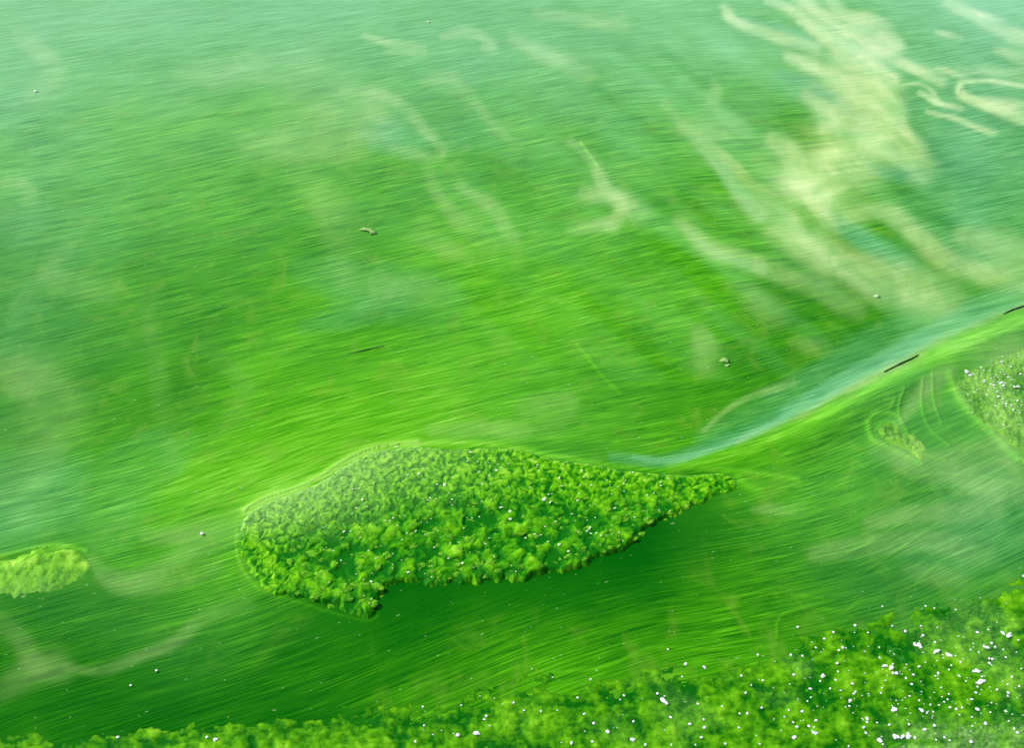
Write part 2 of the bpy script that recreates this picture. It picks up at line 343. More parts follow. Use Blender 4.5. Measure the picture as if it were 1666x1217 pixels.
# ------------------------------------------------------------------ node helpers
class M:
    def __init__(s, name):
        s.m = bpy.data.materials.new(name); s.m.use_nodes = True
        s.t = s.m.node_tree; s.t.nodes.clear()
        s.out = s.n('ShaderNodeOutputMaterial'); s.b = s.n('ShaderNodeBsdfPrincipled')
        s.t.links.new(s.b.outputs[0], s.out.inputs[0])

    def n(s, ty, **k):
        x = s.t.nodes.new(ty)
        for a, b in k.items(): setattr(x, a, b)
        return x

    def put(s, sock, val):
        if hasattr(val, 'is_linked') or isinstance(val, bpy.types.NodeSocket): s.t.links.new(val, sock)
        else: sock.default_value = val

    def math(s, op, a, b=0.0, c=0.0, clamp=False):
        x = s.n('ShaderNodeMath', operation=op, use_clamp=clamp)
        s.put(x.inputs[0], a); s.put(x.inputs[1], b); s.put(x.inputs[2], c)
        return x.outputs[0]

    def mix(s, f, a, b):
        x = s.n('ShaderNodeMix', data_type='RGBA')
        s.put(x.inputs['Factor'], f); s.put(x.inputs[6], a); s.put(x.inputs[7], b)
        return x.outputs[2]

    def noise(s, vec, scale=1.0, detail=3.0, rough=0.5, dist=0.0):
        x = s.n('ShaderNodeTexNoise')
        s.put(x.inputs['Vector'], vec)
        x.inputs['Scale'].default_value = scale; x.inputs['Detail'].default_value = detail
        x.inputs['Roughness'].default_value = rough; x.inputs['Distortion'].default_value = dist
        return x.outputs['Fac']

    def scale(s, vec, v):
        x = s.n('ShaderNodeVectorMath', operation='MULTIPLY')
        s.put(x.inputs[0], vec); x.inputs[1].default_value = v
        return x.outputs[0]

    def rng(s, v, a, b, c=0.0, d=1.0):
        x = s.n('ShaderNodeMapRange'); x.interpolation_type = 'SMOOTHSTEP'
        s.put(x.inputs['Value'], v)
        for k, q in zip(('From Min', 'From Max', 'To Min', 'To Max'), (a, b, c, d)): x.inputs[k].default_value = q
        return x.outputs['Result']

    def ramp(s, f, stops):
        x = s.n('ShaderNodeValToRGB'); s.put(x.inputs[0], f)
        e = x.color_ramp.elements
        while len(e) < len(stops): e.new(0.5)
        for k, (p, c) in zip(e, stops): k.position = p; k.color = (*c, 1)
        return x.outputs[0]

    def bump(s, h, st, dist):
        x = s.n('ShaderNodeBump'); s.put(x.inputs['Height'], h)
        s.put(x.inputs['Strength'], st); x.inputs['Distance'].default_value = dist
        return x.outputs[0]

    def attr(s, name):
        x = s.n('ShaderNodeAttribute'); x.attribute_name = name
        return x


def water_material():
    w = M('green_algae_water')
    st = w.attr('stream').outputs['Vector']
    f1 = w.n('ShaderNodeSeparateColor'); w.t.links.new(w.attr('fields').outputs['Color'], f1.inputs[0])
    dens_shade, teal, scum_refl = f1.outputs
    f2 = w.n('ShaderNodeSeparateColor'); w.t.links.new(w.attr('fields_b').outputs['Color'], f2.inputs[0])
    rim, calm, sheen_tint = f2.outputs
    pos = w.n('ShaderNodeNewGeometry').outputs['Position']
    wide = w.noise(w.scale(st, (9, 60, 1)), 1, 3, .55)
    py_ = w.n('ShaderNodeSeparateXYZ'); w.t.links.new(pos, py_.inputs[0])
    far = w.rng(py_.outputs[1], .9, 2.1)

    def two(n1_, n2_):
        x = w.n('ShaderNodeMix', data_type='FLOAT')
        w.put(x.inputs[0], far); w.put(x.inputs[2], n1_); w.put(x.inputs[3], n2_)
        return w.rng(x.outputs[0], .22, .78)
    fine = two(w.noise(w.scale(st, (9, 350, 1)), 1, 4, .6, .1), w.noise(w.scale(st, (7, 225, 4)), 1, 4, .6, .1))
    hair = two(w.noise(w.scale(st, (20, 680, 1)), 1, 2, .5), w.noise(w.scale(st, (16, 430, 4)), 1, 2, .5))
    t1 = w.noise(w.scale(st, (4, 130, 3)), 1, 2, .5, .1)
    t2 = w.noise(w.scale(st, (6, 200, 9)), 1, 2, .5, .1)
    thr = w.math('SUBTRACT', w.rng(w.math('ABSOLUTE', w.math('SUBTRACT', t1, .5)), .0, .022, 1, 0), w.rng(w.math('ABSOLUTE', w.math('SUBTRACT', t2, .47)), .0, .024, 1, 0))
    thr = w.math('MULTIPLY', thr, w.rng(w.noise(w.scale(st, (12, 30, 5)), 1, 2, .5), .40, .62))
    blot = w.noise(w.scale(pos, (11, 7, 1)), 1, 4, .6, .6)
    blot2 = w.noise(w.scale(pos, (23, 14, 7)), 1, 3, .6, .8)
    amp = w.math('SUBTRACT', 1.0, w.math('MULTIPLY', calm, 0.8))
    a = w.math('MULTIPLY', w.math('SUBTRACT', wide, .5), .32)
    b = w.math('MULTIPLY', w.math('SUBTRACT', fine, .5), .40)
    c = w.math('MULTIPLY', w.math('SUBTRACT', hair, .5), .40)
    d = w.math('MULTIPLY', w.math('SUBTRACT', blot, .5), .22)
    k = w.math('ADD', w.math('MULTIPLY', w.math('ADD', w.math('ADD', w.math('ADD', a, b), c), w.math('MULTIPLY', thr, .20)), w.math('MULTIPLY', amp, w.math('MINIMUM', 1.0, w.math('ADD', .5, dens_shade)))), d)
    den_shade = w.math('ADD', w.math('ADD', dens_shade, k), w.math('MULTIPLY', rim, .42), clamp=True)
    col = w.ramp(den_shade, [(0.0, (.0005, .10, .0005)), (.2, (.010, .155, .001)), (.42, (.042, .25, .002)), (.62, (.080, .38, .003)), (.84, (.18, .54, .02)), (1.0, (.32, .68, .09))])
    yel = w.mix(w.math('MULTIPLY', w.rng(blot2, .5, .72, 0, .35), w.rng(dens_shade, .1, .4)), col, (.17, .36, .03, 1))
    col = w.mix(1.0, yel, yel)
    tk = w.math('ADD', teal, w.math('MULTIPLY', w.math('SUBTRACT', blot, .5), .5), clamp=True)
    tk = w.math('MULTIPLY', tk, w.rng(teal, 0, .12))
    tcol = w.ramp(w.math('ADD', .5, w.math('MULTIPLY', k, 1.0)), [(0.2, (.02, .24, .05)), (.5, (.07, .36, .105)), (.8, (.26, .60, .26))])
    col = w.mix(w.math('MULTIPLY', tk, .85), col, tcol)
    mk = w.math('MULTIPLY', sheen_tint, w.math('ADD', .85, w.math('MULTIPLY', w.math('ADD', a, w.math('ADD', b, c)), 1.1)), clamp=True)
    col = w.mix(mk, col, w.mix(teal, (.24, .62, .25, 1), (.27, .65, .35, 1)))
    scum_refl = w.math('MULTIPLY', scum_refl, w.math('SUBTRACT', 1.0, w.math('MULTIPLY', w.rng(teal, .62, .9), .85)))
    sk = w.math('MULTIPLY', scum_refl, w.math('ADD', .85, w.math('MULTIPLY', w.math('ADD', a, b), .9)), clamp=True)
    scol = w.mix(w.rng(blot, .35, .65), w.mix(sheen_tint, (.32, .60, .15, 1), (.60, .90, .50, 1)), w.mix(sheen_tint, (.62, .80, .30, 1), (.84, .95, .58, 1)))
    col = w.mix(sk, col, scol)
    # pale flecks drawn out along the drift
    fl = w.noise(w.scale(st, (110, 420, 1)), 1, 1, .5)
    fk = w.math('MULTIPLY', w.rng(fl, .735, .80), .65)
    col = w.mix(fk, col, (.45, .75, .35, 1))
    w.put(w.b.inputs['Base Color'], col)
    w.put(w.b.inputs['Roughness'], w.math('SUBTRACT', .30, w.math('MULTIPLY', teal, .12)))
    w.put(w.b.inputs['Specular IOR Level'], w.math('ADD', .07, w.math('MULTIPLY', w.math('MAXIMUM', teal, sheen_tint), .55)))
    w.b.inputs['IOR'].default_value = 1.33
    hh = w.math('ADD', w.math('ADD', w.math('MULTIPLY', wide, .6), w.math('MULTIPLY', fine, .22)), w.math('ADD', w.math('MULTIPLY', hair, .1), w.math('MULTIPLY', thr, .12)))
    w.put(w.b.inputs['Normal'], w.bump(hh, w.math('MULTIPLY', amp, .5), .0025))
    return w.m


def mat_material(name, c0, c1, c2, tip):
    w = M(name)
    at = w.n('ShaderNodeSeparateColor'); w.t.links.new(w.attr('fields').outputs['Color'], at.inputs[0])
    thick, pale, _ = at.outputs
    pos = w.n('ShaderNodeNewGeometry').outputs['Position']
    n1 = w.noise(pos, 70, 4, .6); n2 = w.noise(pos, 380, 3, .6)
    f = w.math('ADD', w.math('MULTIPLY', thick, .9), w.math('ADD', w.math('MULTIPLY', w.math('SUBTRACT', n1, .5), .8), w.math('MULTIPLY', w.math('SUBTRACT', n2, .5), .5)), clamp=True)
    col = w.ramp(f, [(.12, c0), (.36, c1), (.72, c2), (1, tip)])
    col = w.mix(w.math('MULTIPLY', pale, w.rng(n2, .35, .65, .35, 1.0)), col, (.33, .58, .16, 1))
    w.put(w.b.inputs['Base Color'], col)
    w.b.inputs['Roughness'].default_value = .55
    w.b.inputs['Specular IOR Level'].default_value = .1
    w.b.inputs['Subsurface Weight'].default_value = .8
    w.b.inputs['Subsurface Radius'].default_value = (.6, 1, .2)
    w.b.inputs['Subsurface Scale'].default_value = .008
    w.b.inputs['IOR'].default_value = 1.33
    w.put(w.b.inputs['Normal'], w.bump(w.math('ADD', n1, n2), .22, .001))
    return w.m


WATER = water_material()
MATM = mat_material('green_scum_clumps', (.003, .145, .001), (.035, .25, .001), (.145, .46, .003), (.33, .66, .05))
CORM = mat_material('green_weed_corner', (.002, .13, .001), (.04, .23, .001), (.12, .39, .003), (.24, .52, .02))


def set_attr(me, name, kind, arr):
    a = me.attributes.new(name, kind, 'POINT')
    key = 'vector' if kind == 'FLOAT_VECTOR' else 'color'
    a.data.foreach_set(key, np.ascontiguousarray(arr, dtype=np.float32).ravel())


def grid_mesh(name, X, Y, Z, keep=None):
    R, K = X.shape
    idx = np.arange(R * K).reshape(R, K)
    q = np.stack([idx[:-1, :-1], idx[:-1, 1:], idx[1:, 1:], idx[1:, :-1]], -1).reshape(-1, 4)
    if keep is not None:
        kk = (keep[:-1, :-1] & keep[:-1, 1:] & keep[1:, 1:] & keep[1:, :-1]).ravel()
        q = q[kk]
    used, inv = np.unique(q, return_inverse=True)
    q = inv.reshape(q.shape)
    V = np.stack([X, Y, Z], -1).reshape(-1, 3)[used]
    me = bpy.data.meshes.new(name)
    me.vertices.add(len(V)); me.vertices.foreach_set('co', V.astype(np.float32).ravel())
    me.loops.add(q.size); me.loops.foreach_set('vertex_index', q.astype(np.int32).ravel())
    me.polygons.add(len(q)); me.polygons.foreach_set('loop_start', np.arange(0, q.size, 4, dtype=np.int32))
    me.polygons.foreach_set('use_smooth', np.ones(len(q), bool))
    me.update(calc_edges=True); me.validate()
    return me, used


def link(o, label=None, cat=None, group=None, kind=None, parent=None):
    C.objects.link(o)
    if label: o['label'] = label
    if cat: o['category'] = cat
    if group: o['group'] = group
    if kind: o['kind'] = kind
    if parent: o.parent = parent
    return o


# ------------------------------------------------------------------ water
_, y_bot = g(833, 1217 + 90)
_, y_top = g(833, -60)
NR, NC = 620, 900
# rows evenly spread between near and far by viewing angle, then on to the horizon and behind the viewer
pyr = np.linspace(1217 + 90, -60, NR)
yr = g(np.full(NR, 833.0), pyr)[1]
yr = np.concatenate([[-80, -25, -8, -3, -1, -.2, .2, .45], yr, yr[-1] * 1.02 ** np.arange(1, 12), yr[-1] * 1.25 * 1.35 ** np.arange(1, 16)])
yr = np.unique(np.round(yr, 6))
sc = np.linspace(-1.08, 1.08, NC)
ext = 1.08 * 1.3 ** np.arange(1, 18)
sc = np.concatenate([-ext[::-1], sc, ext])
hw = np.maximum((yr * CP + SP * CAM_H) * T, .45)
X = sc[None, :] * hw[:, None]
Y = np.repeat(yr[:, None], len(sc), 1)
PX, PY = ginv(X, Y)
PX = np.clip(PX, -900, 2500); PY = np.clip(PY, -600, 1900)
U, V = flow(X, Y)
dens_shade = interp(PX, PY, DENS_SHADE) + .10 * fbm(X * 5, Y * 5, 3, 3)
teal = brush(PX, PY, X, Y, TEAL, 21)
scum_refl = brush(PX, PY, X, Y, SCUM_REFL, 31)
farmask = sstep(1.0, 2.2, sc[None, :] ** 2 + 0 * Y) + (Y > y_top) * 1.0
teal = np.maximum(teal, np.clip(farmask, 0, 1) * .45 * (0.5 + .5 * fbm(X * .7, Y * .7, 77, 3)))
scum_refl = np.maximum(scum_refl, np.clip(farmask, 0, 1) * .5 * sstep(.1, .5, fbm(X * 1.3 + Y * .5, Y * 1.1, 78, 4)))
rim = np.zeros(X.shape)
for pts, w_, s_ in RIMS:
    P = np.array(pts, float)
    sel = (PX > P[:, 0].min() - 50) & (PX < P[:, 0].max() + 50) & (PY > P[:, 1].min() - 50) & (PY < P[:, 1].max() + 50)
    d, t = seg_dist(PX[sel], PY[sel], smooth_curve(pts, 5))
    rim[sel] = np.maximum(rim[sel], np.exp(-(d / w_) ** 2) * s_)
inm = inside(PX, PY, MAT)
inl = inside(PX, PY, LEFTMAT); inc = inside(PX, PY, CORNER)
inner = brush(PX, PY, X, Y, [(MAT_BOT[2:12], 60, 1)], 44)
sdm, _ = seg_dist(PX, PY, MAT + [MAT[0]])
dens_shade = np.where(inm, dens_shade * (1 - sstep(2, 22, sdm)) + .02 * sstep(2, 22, sdm), dens_shade)
diag = fbm((PX * .80 + PY * .60) / 330, (-PX * .60 + PY * .80) / 62, 88, 3)
reg = np.exp(-((PX - 1350) / 480) ** 2 - ((PY - 120) / 420) ** 2) * (PY < 620)
sheen_tint = np.clip(interp(PX, PY, SHEEN_TINT, 120) * (1 + .35 * fbm(X * 4, Y * 4, 89, 3)) + .42 * reg * diag, 0, 1)
sheen_tint = np.maximum(sheen_tint, brush(PX, PY, X, Y, WHITE, 61))
dens_shade = dens_shade + .16 * reg * diag
dsh, _ = seg_dist(PX, PY, MAT_BOT[3:12])
calm = np.exp(-(dsh / 45) ** 2) * (PY > np.interp(PX, [p[0] for p in MAT_BOT], [p[1] for p in MAT_BOT]) - 4)
Z = .0009 * fbm(U * 5, V * 22, 5, 3)
Z += .002 * rim
fold = [(1000, 762), (1100, 768), (1200, 748), (1320, 704), (1430, 650), (1520, 606), (1600, 566), (1700, 530)]
fd, ft = seg_dist(PX, PY, smooth_curve(fold, 5))
Z += .009 * np.exp(-(fd / 24) ** 2) * sstep(1200, 1400, PX)
Z = np.where((np.abs(X) < 6) & (Y > -1) & (Y < 8), Z, 0)
Z = np.where(inm | inl | inc, np.minimum(Z, .0002), Z)
me, used = grid_mesh('water', X, Y, Z)
pick = lambda a: a.ravel()[used]
set_attr(me, 'stream', 'FLOAT_VECTOR', np.stack([pick(U), pick(V), pick(U) * 0], -1))
one = np.ones(len(used))
set_attr(me, 'fields', 'FLOAT_COLOR', np.stack([pick(dens_shade), pick(teal), pick(scum_refl), one], -1))
set_attr(me, 'fields_b', 'FLOAT_COLOR', np.stack([pick(rim), pick(calm), pick(sheen_tint), one], -1))
me.materials.append(WATER)
water = link(bpy.data.objects.new('water', me), kind='structure')


# ------------------------------------------------------------------ floating mats
def raft(name, outline, box, step, hfun, material, label, cat):
    x0, y0, x1, y1 = box
    px = np.arange(x0, x1 + step, step); py = np.arange(y1, y0 - step, -step)
    A, B = np.meshgrid(px, py)
    X, Y = g(A, B)
    ins = inside(A, B, outline)
    d, _ = seg_dist(A, B, outline + [outline[0]])
    sd = np.where(ins, d, -d)
    Z, f1, f2 = hfun(A, B, X, Y, sd)
    keep = (sd > -6) & (Z > -.004)
    me, used = grid_mesh(name, X, Y, Z, keep)
    o1 = np.ones(len(used))
    set_attr(me, 'fields', 'FLOAT_COLOR', np.stack([f1.ravel()[used], f2.ravel()[used], o1 * 0, o1], -1))
    me.materials.append(material)
    o = link(bpy.data.objects.new(name, me), label, cat)
    return o, (A, B, Z)


def yt(x): return np.interp(x, [p[0] for p in MAT_TOP], [p[1] for p in MAT_TOP])
def yb(x): return np.interp(x, [p[0] for p in MAT_BOT], [p[1] for p in MAT_BOT])


def h_center(A, B, X, Y, sd):
    f = np.clip((B - yt(A)) / np.maximum(yb(A) - yt(A), 25), 0, 1)
    coarse = sstep(.10, .6, f) * sstep(390, 540, A) * sstep(1230, 1000, A)
    wx = X + .005 * fbm(X * 60, Y * 60, 91, 2); wy = Y + .005 * fbm(X * 60, Y * 60, 92, 2)
    d0 = blobs(wx * 260, wy * 200, 1); d1 = blobs(wx * 140, wy * 105, 4); d2 = blobs(wx * 78, wy * 56, 9); d3 = blobs(wx * 42, wy * 30, 14)
    low = fbm(X * 30, Y * 22, 60, 3)
    lump = (1 - coarse) * (.45 * d0 + .55 * d1) + coarse * (.10 * d0 + .22 * d1 + .36 * d2 + .32 * d3)
    e = sstep(-3, 12, sd + 6 * fbm(X * 90, Y * 70, 40, 3) * sstep(.3, .8, f) + 9 * fbm(X * 34, Y * 30, 41, 2) * sstep(.5, .9, f))
    cut = .40 * (1 - coarse) + .52 * coarse
    k = lump + .30 * coarse * low - cut
    amp = .0018 + .0044 * coarse
    lift = .0016 * (1 - coarse) + .0014 * coarse + .0035 * coarse * sstep(.4, .95, f)
    z = e * (lift + amp * np.maximum(k, -.25)) - .003 * (1 - e)
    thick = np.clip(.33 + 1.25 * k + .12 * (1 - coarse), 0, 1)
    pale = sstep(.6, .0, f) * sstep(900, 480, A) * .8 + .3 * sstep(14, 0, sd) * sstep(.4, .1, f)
    return z, thick, pale


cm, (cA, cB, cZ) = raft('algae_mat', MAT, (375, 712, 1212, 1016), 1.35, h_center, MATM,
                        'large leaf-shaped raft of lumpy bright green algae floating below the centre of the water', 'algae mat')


def h_left(A, B, X, Y, sd):
    f = np.clip((B - 885) / 110, 0, 1)
    d0 = blobs(X * 240, Y * 190, 71); d1 = blobs(X * 120, Y * 95, 72); low = fbm(X * 26, Y * 22, 73, 3)
    fade = sstep(165, 60, A + 30 * fbm(X * 40, Y * 40, 75, 2))
    e = sstep(-1, 16, sd + 7 * fbm(X * 60, Y * 60, 74, 3)) * sstep(1.0, .45, f + .25 * low) * (.25 + .75 * fade)
    z = e * (.0045 * sstep(1.1, 0, f) + .002 * (.5 * d0 + .5 * d1) + .0012 * low) - .0018 * (1 - e)
    return z, np.clip(.78 - .55 * f + .35 * d1 + .25 * low, 0, 1), .1 + .35 * f


raft('algae_mat', LEFTMAT, (-270, 880, 165, 1045), 1.7, h_left, MATM,
     'small rounded yellow-green algae raft cut off by the left border of the picture', 'algae mat')


def h_corner(A, B, X, Y, sd):
    deep = sstep(0, 110, sd)
    right = sstep(600, 1500, A)
    wx = X + .006 * fbm(X * 40, Y * 40, 191, 2); wy = Y + .006 * fbm(X * 40, Y * 40, 192, 2)
    d0 = blobs(wx * 230, wy * 150, 101); d1 = blobs(wx * 105, wy * 60, 102); d2 = blobs(wx * 45, wy * 28, 103)
    low = fbm(X * 20, Y * 13, 104, 4)
    ax = (A * .45 + B * .9); ay = (A * .9 - B * .45)
    blade = fbm(ax / 46, ay / 13, 111, 4)
    patch = fbm(A / 95, B / 48, 112, 4)
    ax = (A * .45 + B * .9); ay = (A * .9 - B * .45)
    blade = fbm(ax / 40, ay / 17, 111, 4)
    patch = fbm(A / 80, B / 40, 112, 4); grain = fbm(A / 16, B / 9, 114, 4)
    e = sstep(-4, 70, sd + 26 * fbm(A / 60, B / 30, 105, 3))
    z = e * (.0012 + .0016 * (.25 * d0 + .35 * d1 + .40 * d2 - .40) + .0012 * low + .0007 * blade + .0009 * patch + .0009 * grain) + (1 - e) * (-.0012 + .0009 * grain)
    z = np.maximum(z, -.0015)
    # dark hollows of open water behind the rim
    for cx, cy, rx, ry in ((1310, 1012, 46, 10), (1405, 998, 32, 9), (1468, 1015, 18, 16), (1462, 965, 30, 9), (1080, 1072, 40, 7), (1230, 1066, 40, 6)):
        z -= .0028 * np.exp(-(((A - cx) / rx) ** 2 + ((B - cy) / ry) ** 2) ** 1.5)
    thick = np.clip(.08 + .22 * d1 + .26 * d2 + .35 * low + .34 * blade + .5 * patch + .32 * grain + .12 * e, 0, 1)
    pale = .75 * sstep(1400, 1520, A) * sstep(1150, 1215, B) * (.6 + .8 * fbm(A / 30, B / 16, 113, 3)) + .18 * sstep(.1, .6, fbm(X * 9, Y * 9, 106, 3)) * right
    return z, thick, pale


cor, (kA, kB, kZ) = raft('algae_mat', CORNER, (-60, 925, 1745, 1300), 2.0, h_corner, CORM,
                         'wide ragged weedy algae mat along the bottom right edge strewn with white froth bubbles', 'algae mat')


def h_edge(A, B, X, Y, sd):
    d0 = blobs(X * 250, Y * 180, 131); d1 = blobs(X * 130, Y * 85, 132); low = fbm(X * 24, Y * 18, 133, 4)
    wave = np.sin((sd + 6 * low) / 5.5) * np.exp(-sd / 40)
    e = sstep(-3, 30, sd + 9 * fbm(X * 40, Y * 40, 134, 3))
    z = e * (.0008 + .0012 * d0 + .0014 * d1 + .0013 * low + .0007 * wave) - .0012 * (1 - e)
    return z, np.clip(.38 + .25 * d1 + .35 * low + .16 * wave + .22 * sstep(26, 6, sd), 0, 1), np.clip(.5 + .5 * low, 0, .9)


edge, (eA, eB, eZ) = raft('algae_mat', EDGEFILM, (1520, 485, 1880, 790), 1.6, h_edge, CORM,
                          'thin mottled algae film with fine white froth at the right border below the pale crease', 'algae mat')
LOOP = smooth_curve([(1414, 690), (1425, 678), (1452, 676), (1475, 692), (1500, 712), (1512, 735), (1500, 756), (1470, 742), (1436, 724), (1418, 708)], 4, True)
raft('algae_mat', LOOP, (1405, 668, 1522, 765), 1.4, h_edge, CORM, 'small comma-shaped curl of algae on the swirled water left of the right border film', 'algae mat')


def zat(grid, px, py):
    A, B, Z = grid
    step = A[0, 1] - A[0, 0]
    i = int(round((px - A[0, 0]) / step)); j = int(round((B[0, 0] - py) / step))
    i = min(max(i, 0), A.shape[1] - 1); j = min(max(j, 0), A.shape[0] - 1)
    return float(Z[j, i])


# ------------------------------------------------------------------ tufts: separate fluffy lumps riding on the mats (parts)
def blob_mesh(name, material, seed, sub=3, rough=.35, flat=.55):
    bm = bmesh.new()
    bmesh.ops.create_icosphere(bm, subdivisions=sub, radius=1)
    co = np.array([v.co[:] for v in bm.verts])
    n = fbm(co[:, 0] * 1.3 + seed * 7, co[:, 1] * 1.3 + co[:, 2] * 1.1, seed, 2) + .55 * domes(co[:, 0] * 2.6 + co[:, 2], co[:, 1] * 2.6 + co[:, 2] * .6 + seed, seed + 3)
    for v, k in zip(bm.verts, n):
        v.co *= 1 + rough * (k - .3)
        v.co.z *= flat
    me = bpy.data.meshes.new(name)
    bm.to_mesh(me); bm.free()
    me.polygons.foreach_set('use_smooth', np.ones(len(me.polygons), bool))
    set_attr(me, 'fields', 'FLOAT_COLOR', np.tile([.62, .1, 0, 1], (len(me.vertices), 1)))
    me.materials.append(material)
    return me


tuft_mesh = [blob_mesh('tuft', MATM, 10 + k, 4, .4, .5) for k in range(8)]


def add_tufts(parent, grid, spots, meshes):
    for px, py, r in spots:
        x, y = g(px, py)
        z = zat(grid, px, py)
        o = bpy.data.objects.new('tuft', random.choice(meshes))
        C.objects.link(o); o.parent = parent
        o.location = (float(x), float(y), max(z, 0) - .15 * r)
        s = r * .62
        o.scale = (s * random.uniform(.9, 1.5), s * random.uniform(.8, 1.2), s * random.uniform(.45, .7))
        o.rotation_euler = (0, 0, random.uniform(-.6, .9))


spots = []
tries = 0
while len(spots) < 190 and tries < 9000:
    tries += 1
    x = random.uniform(470, 1120); f = random.uniform(.25, .97) ** .8
    y = yt(x) + f * (yb(x) - yt(x))
    big = min(1, max(0, (f - .2) / .5)) * min(1, (1200 - x) / 250)
    r = random.uniform(.0035, .0055) + big * random.uniform(0, .0055)
    if all((x - a) ** 2 + (1.4 * (y - b)) ** 2 > (700 * (r + c)) ** 2 * 1.5 for a, b, c in spots):
        spots.append((x, y, r))
add_tufts(cm, (cA, cB, cZ), spots, tuft_mesh)

# ------------------------------------------------------------------ froth bubbles
fm = M('white_froth')
fm.b.inputs['Base Color'].default_value = (.92, .95, .90, 1)
fm.b.inputs['Roughness'].default_value = .25
fm.b.inputs['Emission Strength'].default_value = 0


fg = fm.m.copy(); fg.name = 'greenish_froth'
[n for n in fg.node_tree.nodes if n.type == 'BSDF_PRINCIPLED'][0].inputs['Base Color'].default_value = (.66, .86, .46, 1)


def bubble_mesh(k, mat=None):
    r = random.Random(k)
    bm = bmesh.new()
    n = [1, 1, 2, 3, 4, 2, 3, 5][k]
    for i in range(n):
        a = r.uniform(0, 6.28); d = 0 if i == 0 else r.uniform(.7, 1.2)
        rad = 1 if i == 0 else r.uniform(.45, .85)
        ret = bmesh.ops.create_icosphere(bm, subdivisions=2, radius=rad)
        for v in ret['verts']:
            v.co.z *= .7
            v.co.x += d * math.cos(a) * 1.2; v.co.y += d * math.sin(a); v.co.z += .2 * rad
    me = bpy.data.meshes.new('foam_bubble')
    bm.to_mesh(me); bm.free()
    me.polygons.foreach_set('use_smooth', np.ones(len(me.polygons), bool))
    me.materials.append(mat or fm.m)
    return me


bub = [bubble_mesh(k) for k in range(8)]
bug = [bubble_mesh(k, fg) for k in range(4)]


def bubble(px, py, r_px, grid, label, group=None, m=None, zz=None):
    x, y = g(px, py)
    x2, _ = g(px + 1, py)
    r = float(x2 - x) * r_px
    o = bpy.data.objects.new('foam_bubble', m or random.choice(bub[:2] if r_px < 2.6 else bub))
    link(o, label, 'bubble', group)
    z = max(zat(grid, px, py), 0) if grid is not None else (zz or 0)
    o.location = (float(x), float(y), z + r * .25)
    o.scale = (r * random.uniform(1.0, 1.45), r * random.uniform(.8, 1.15), r * random.uniform(.5, .8))
    o.rotation_euler = (0, 0, random.uniform(0, 6.28))
    return o


KG = (kA, kB, kZ); CG = (cA, cB, cZ)
SPK = {}


def speck(key, px, py, r_px, grid):
    SPK.setdefault(key, []).append((px, py, r_px, grid))


def build_specks(key, label, cat='froth'):
    base = bub[0]; V = []; F = []
    bv = [v.co.copy() for v in base.vertices]; bf = [tuple(p.vertices) for p in base.polygons]
    for px, py, r_px, grid in SPK[key]:
        x, y = g(px, py); x2, _ = g(px + 1, py)
        rr = float(x2 - x) * r_px
        z = max(zat(grid, px, py), 0) + rr * .25
        sx, sy = random.uniform(1, 1.5), random.uniform(.8, 1.1)
        o = len(V)
        V += [(float(x) + v.x * rr * sx, float(y) + v.y * rr * sy, z + v.z * rr * .7) for v in bv]
        F += [tuple(i + o for i in f) for f in bf]
    me = bpy.data.meshes.new('froth_specks'); me.from_pydata(V, [], F)
    me.polygons.foreach_set('use_smooth', np.ones(len(me.polygons), bool)); me.materials.append(fg if key == 'raft' else fm.m)
    link(bpy.data.objects.new('froth_specks', me), label, cat, kind='stuff')

G1 = 'white froth bubbles strewn over the weedy corner mat'


def corner_label(x, y, r):
    size = 'large white froth clump' if r > 3.9 else 'round white froth bubble' if r > 2.2 else 'tiny white froth speck'
    if x < 1150: z = 'on sparse weed below the raft tail'
    elif x < 1400: z = 'on weed left of the dense froth crowd'
    elif y < 1020: z = 'near the upper rim of the corner mat'
    elif y < 1085: z = 'in the upper part of the dense froth crowd'
    elif y < 1150: z = 'in the middle of the dense froth crowd'
    else: z = 'near the bottom edge below the dense froth crowd'
    return size + ' ' + z, 'froth: ' + size + ' ' + z


big_corner = [(1450, 1090, 5.5), (1441, 1086, 4), (1458, 1098, 4), (1495, 1052, 5), (1488, 1050, 4), (1525, 1063, 5.5), (1543, 1069, 5), (1590, 1095, 5), (1596, 1112, 7), (1590, 1114, 4),
              (1640, 1038, 6), (1632, 1034, 4), (1606, 1056, 4.5), (1613, 1049, 4), (1456, 1157, 5), (1500, 1159, 4.5), (1590, 1156, 4.5), (1338, 1103, 4), (1324, 1196, 4.5), (1291, 1203, 4), (1430, 1206, 4.5),
              (1456, 1200, 5), (1477, 1202, 6), (1469, 1200, 5), (1488, 1203, 4), (1504, 1190, 4), (1520, 1183, 4), (1146, 1187, 3.6), (1141, 1203, 4), (1122, 1181, 3.2), (1410, 1172, 4), (1383, 1142, 3.6), (1356, 1030, 3.4),
              (1298, 1021, 3.2), (1341, 1041, 3), (1473, 1028, 3.2), (1590, 1031, 3.4), (1483, 1115, 3.4), (1545, 1154, 3.2), (1580, 1209, 4), (1603, 1180, 3.8), (1665, 938, 3.4), (1213, 1130, 3), (1291, 1100, 3), (1115, 1082, 3),
              (1640, 1130, 3.5), (1655, 1195, 3), (988, 1193, 4), (930, 1212, 4), (1028, 1206, 4.5), (966, 1179, 3.2), (1506, 987, 2.6), (1520, 991, 2.6), (1050, 1215, 3.4), (676, 1209, 3), (788, 1173, 2.8), (1180, 1213, 3)]
for x, y, r in big_corner: bubble(x, y, r * .68, KG, *corner_label(x, y, r))
n = 0
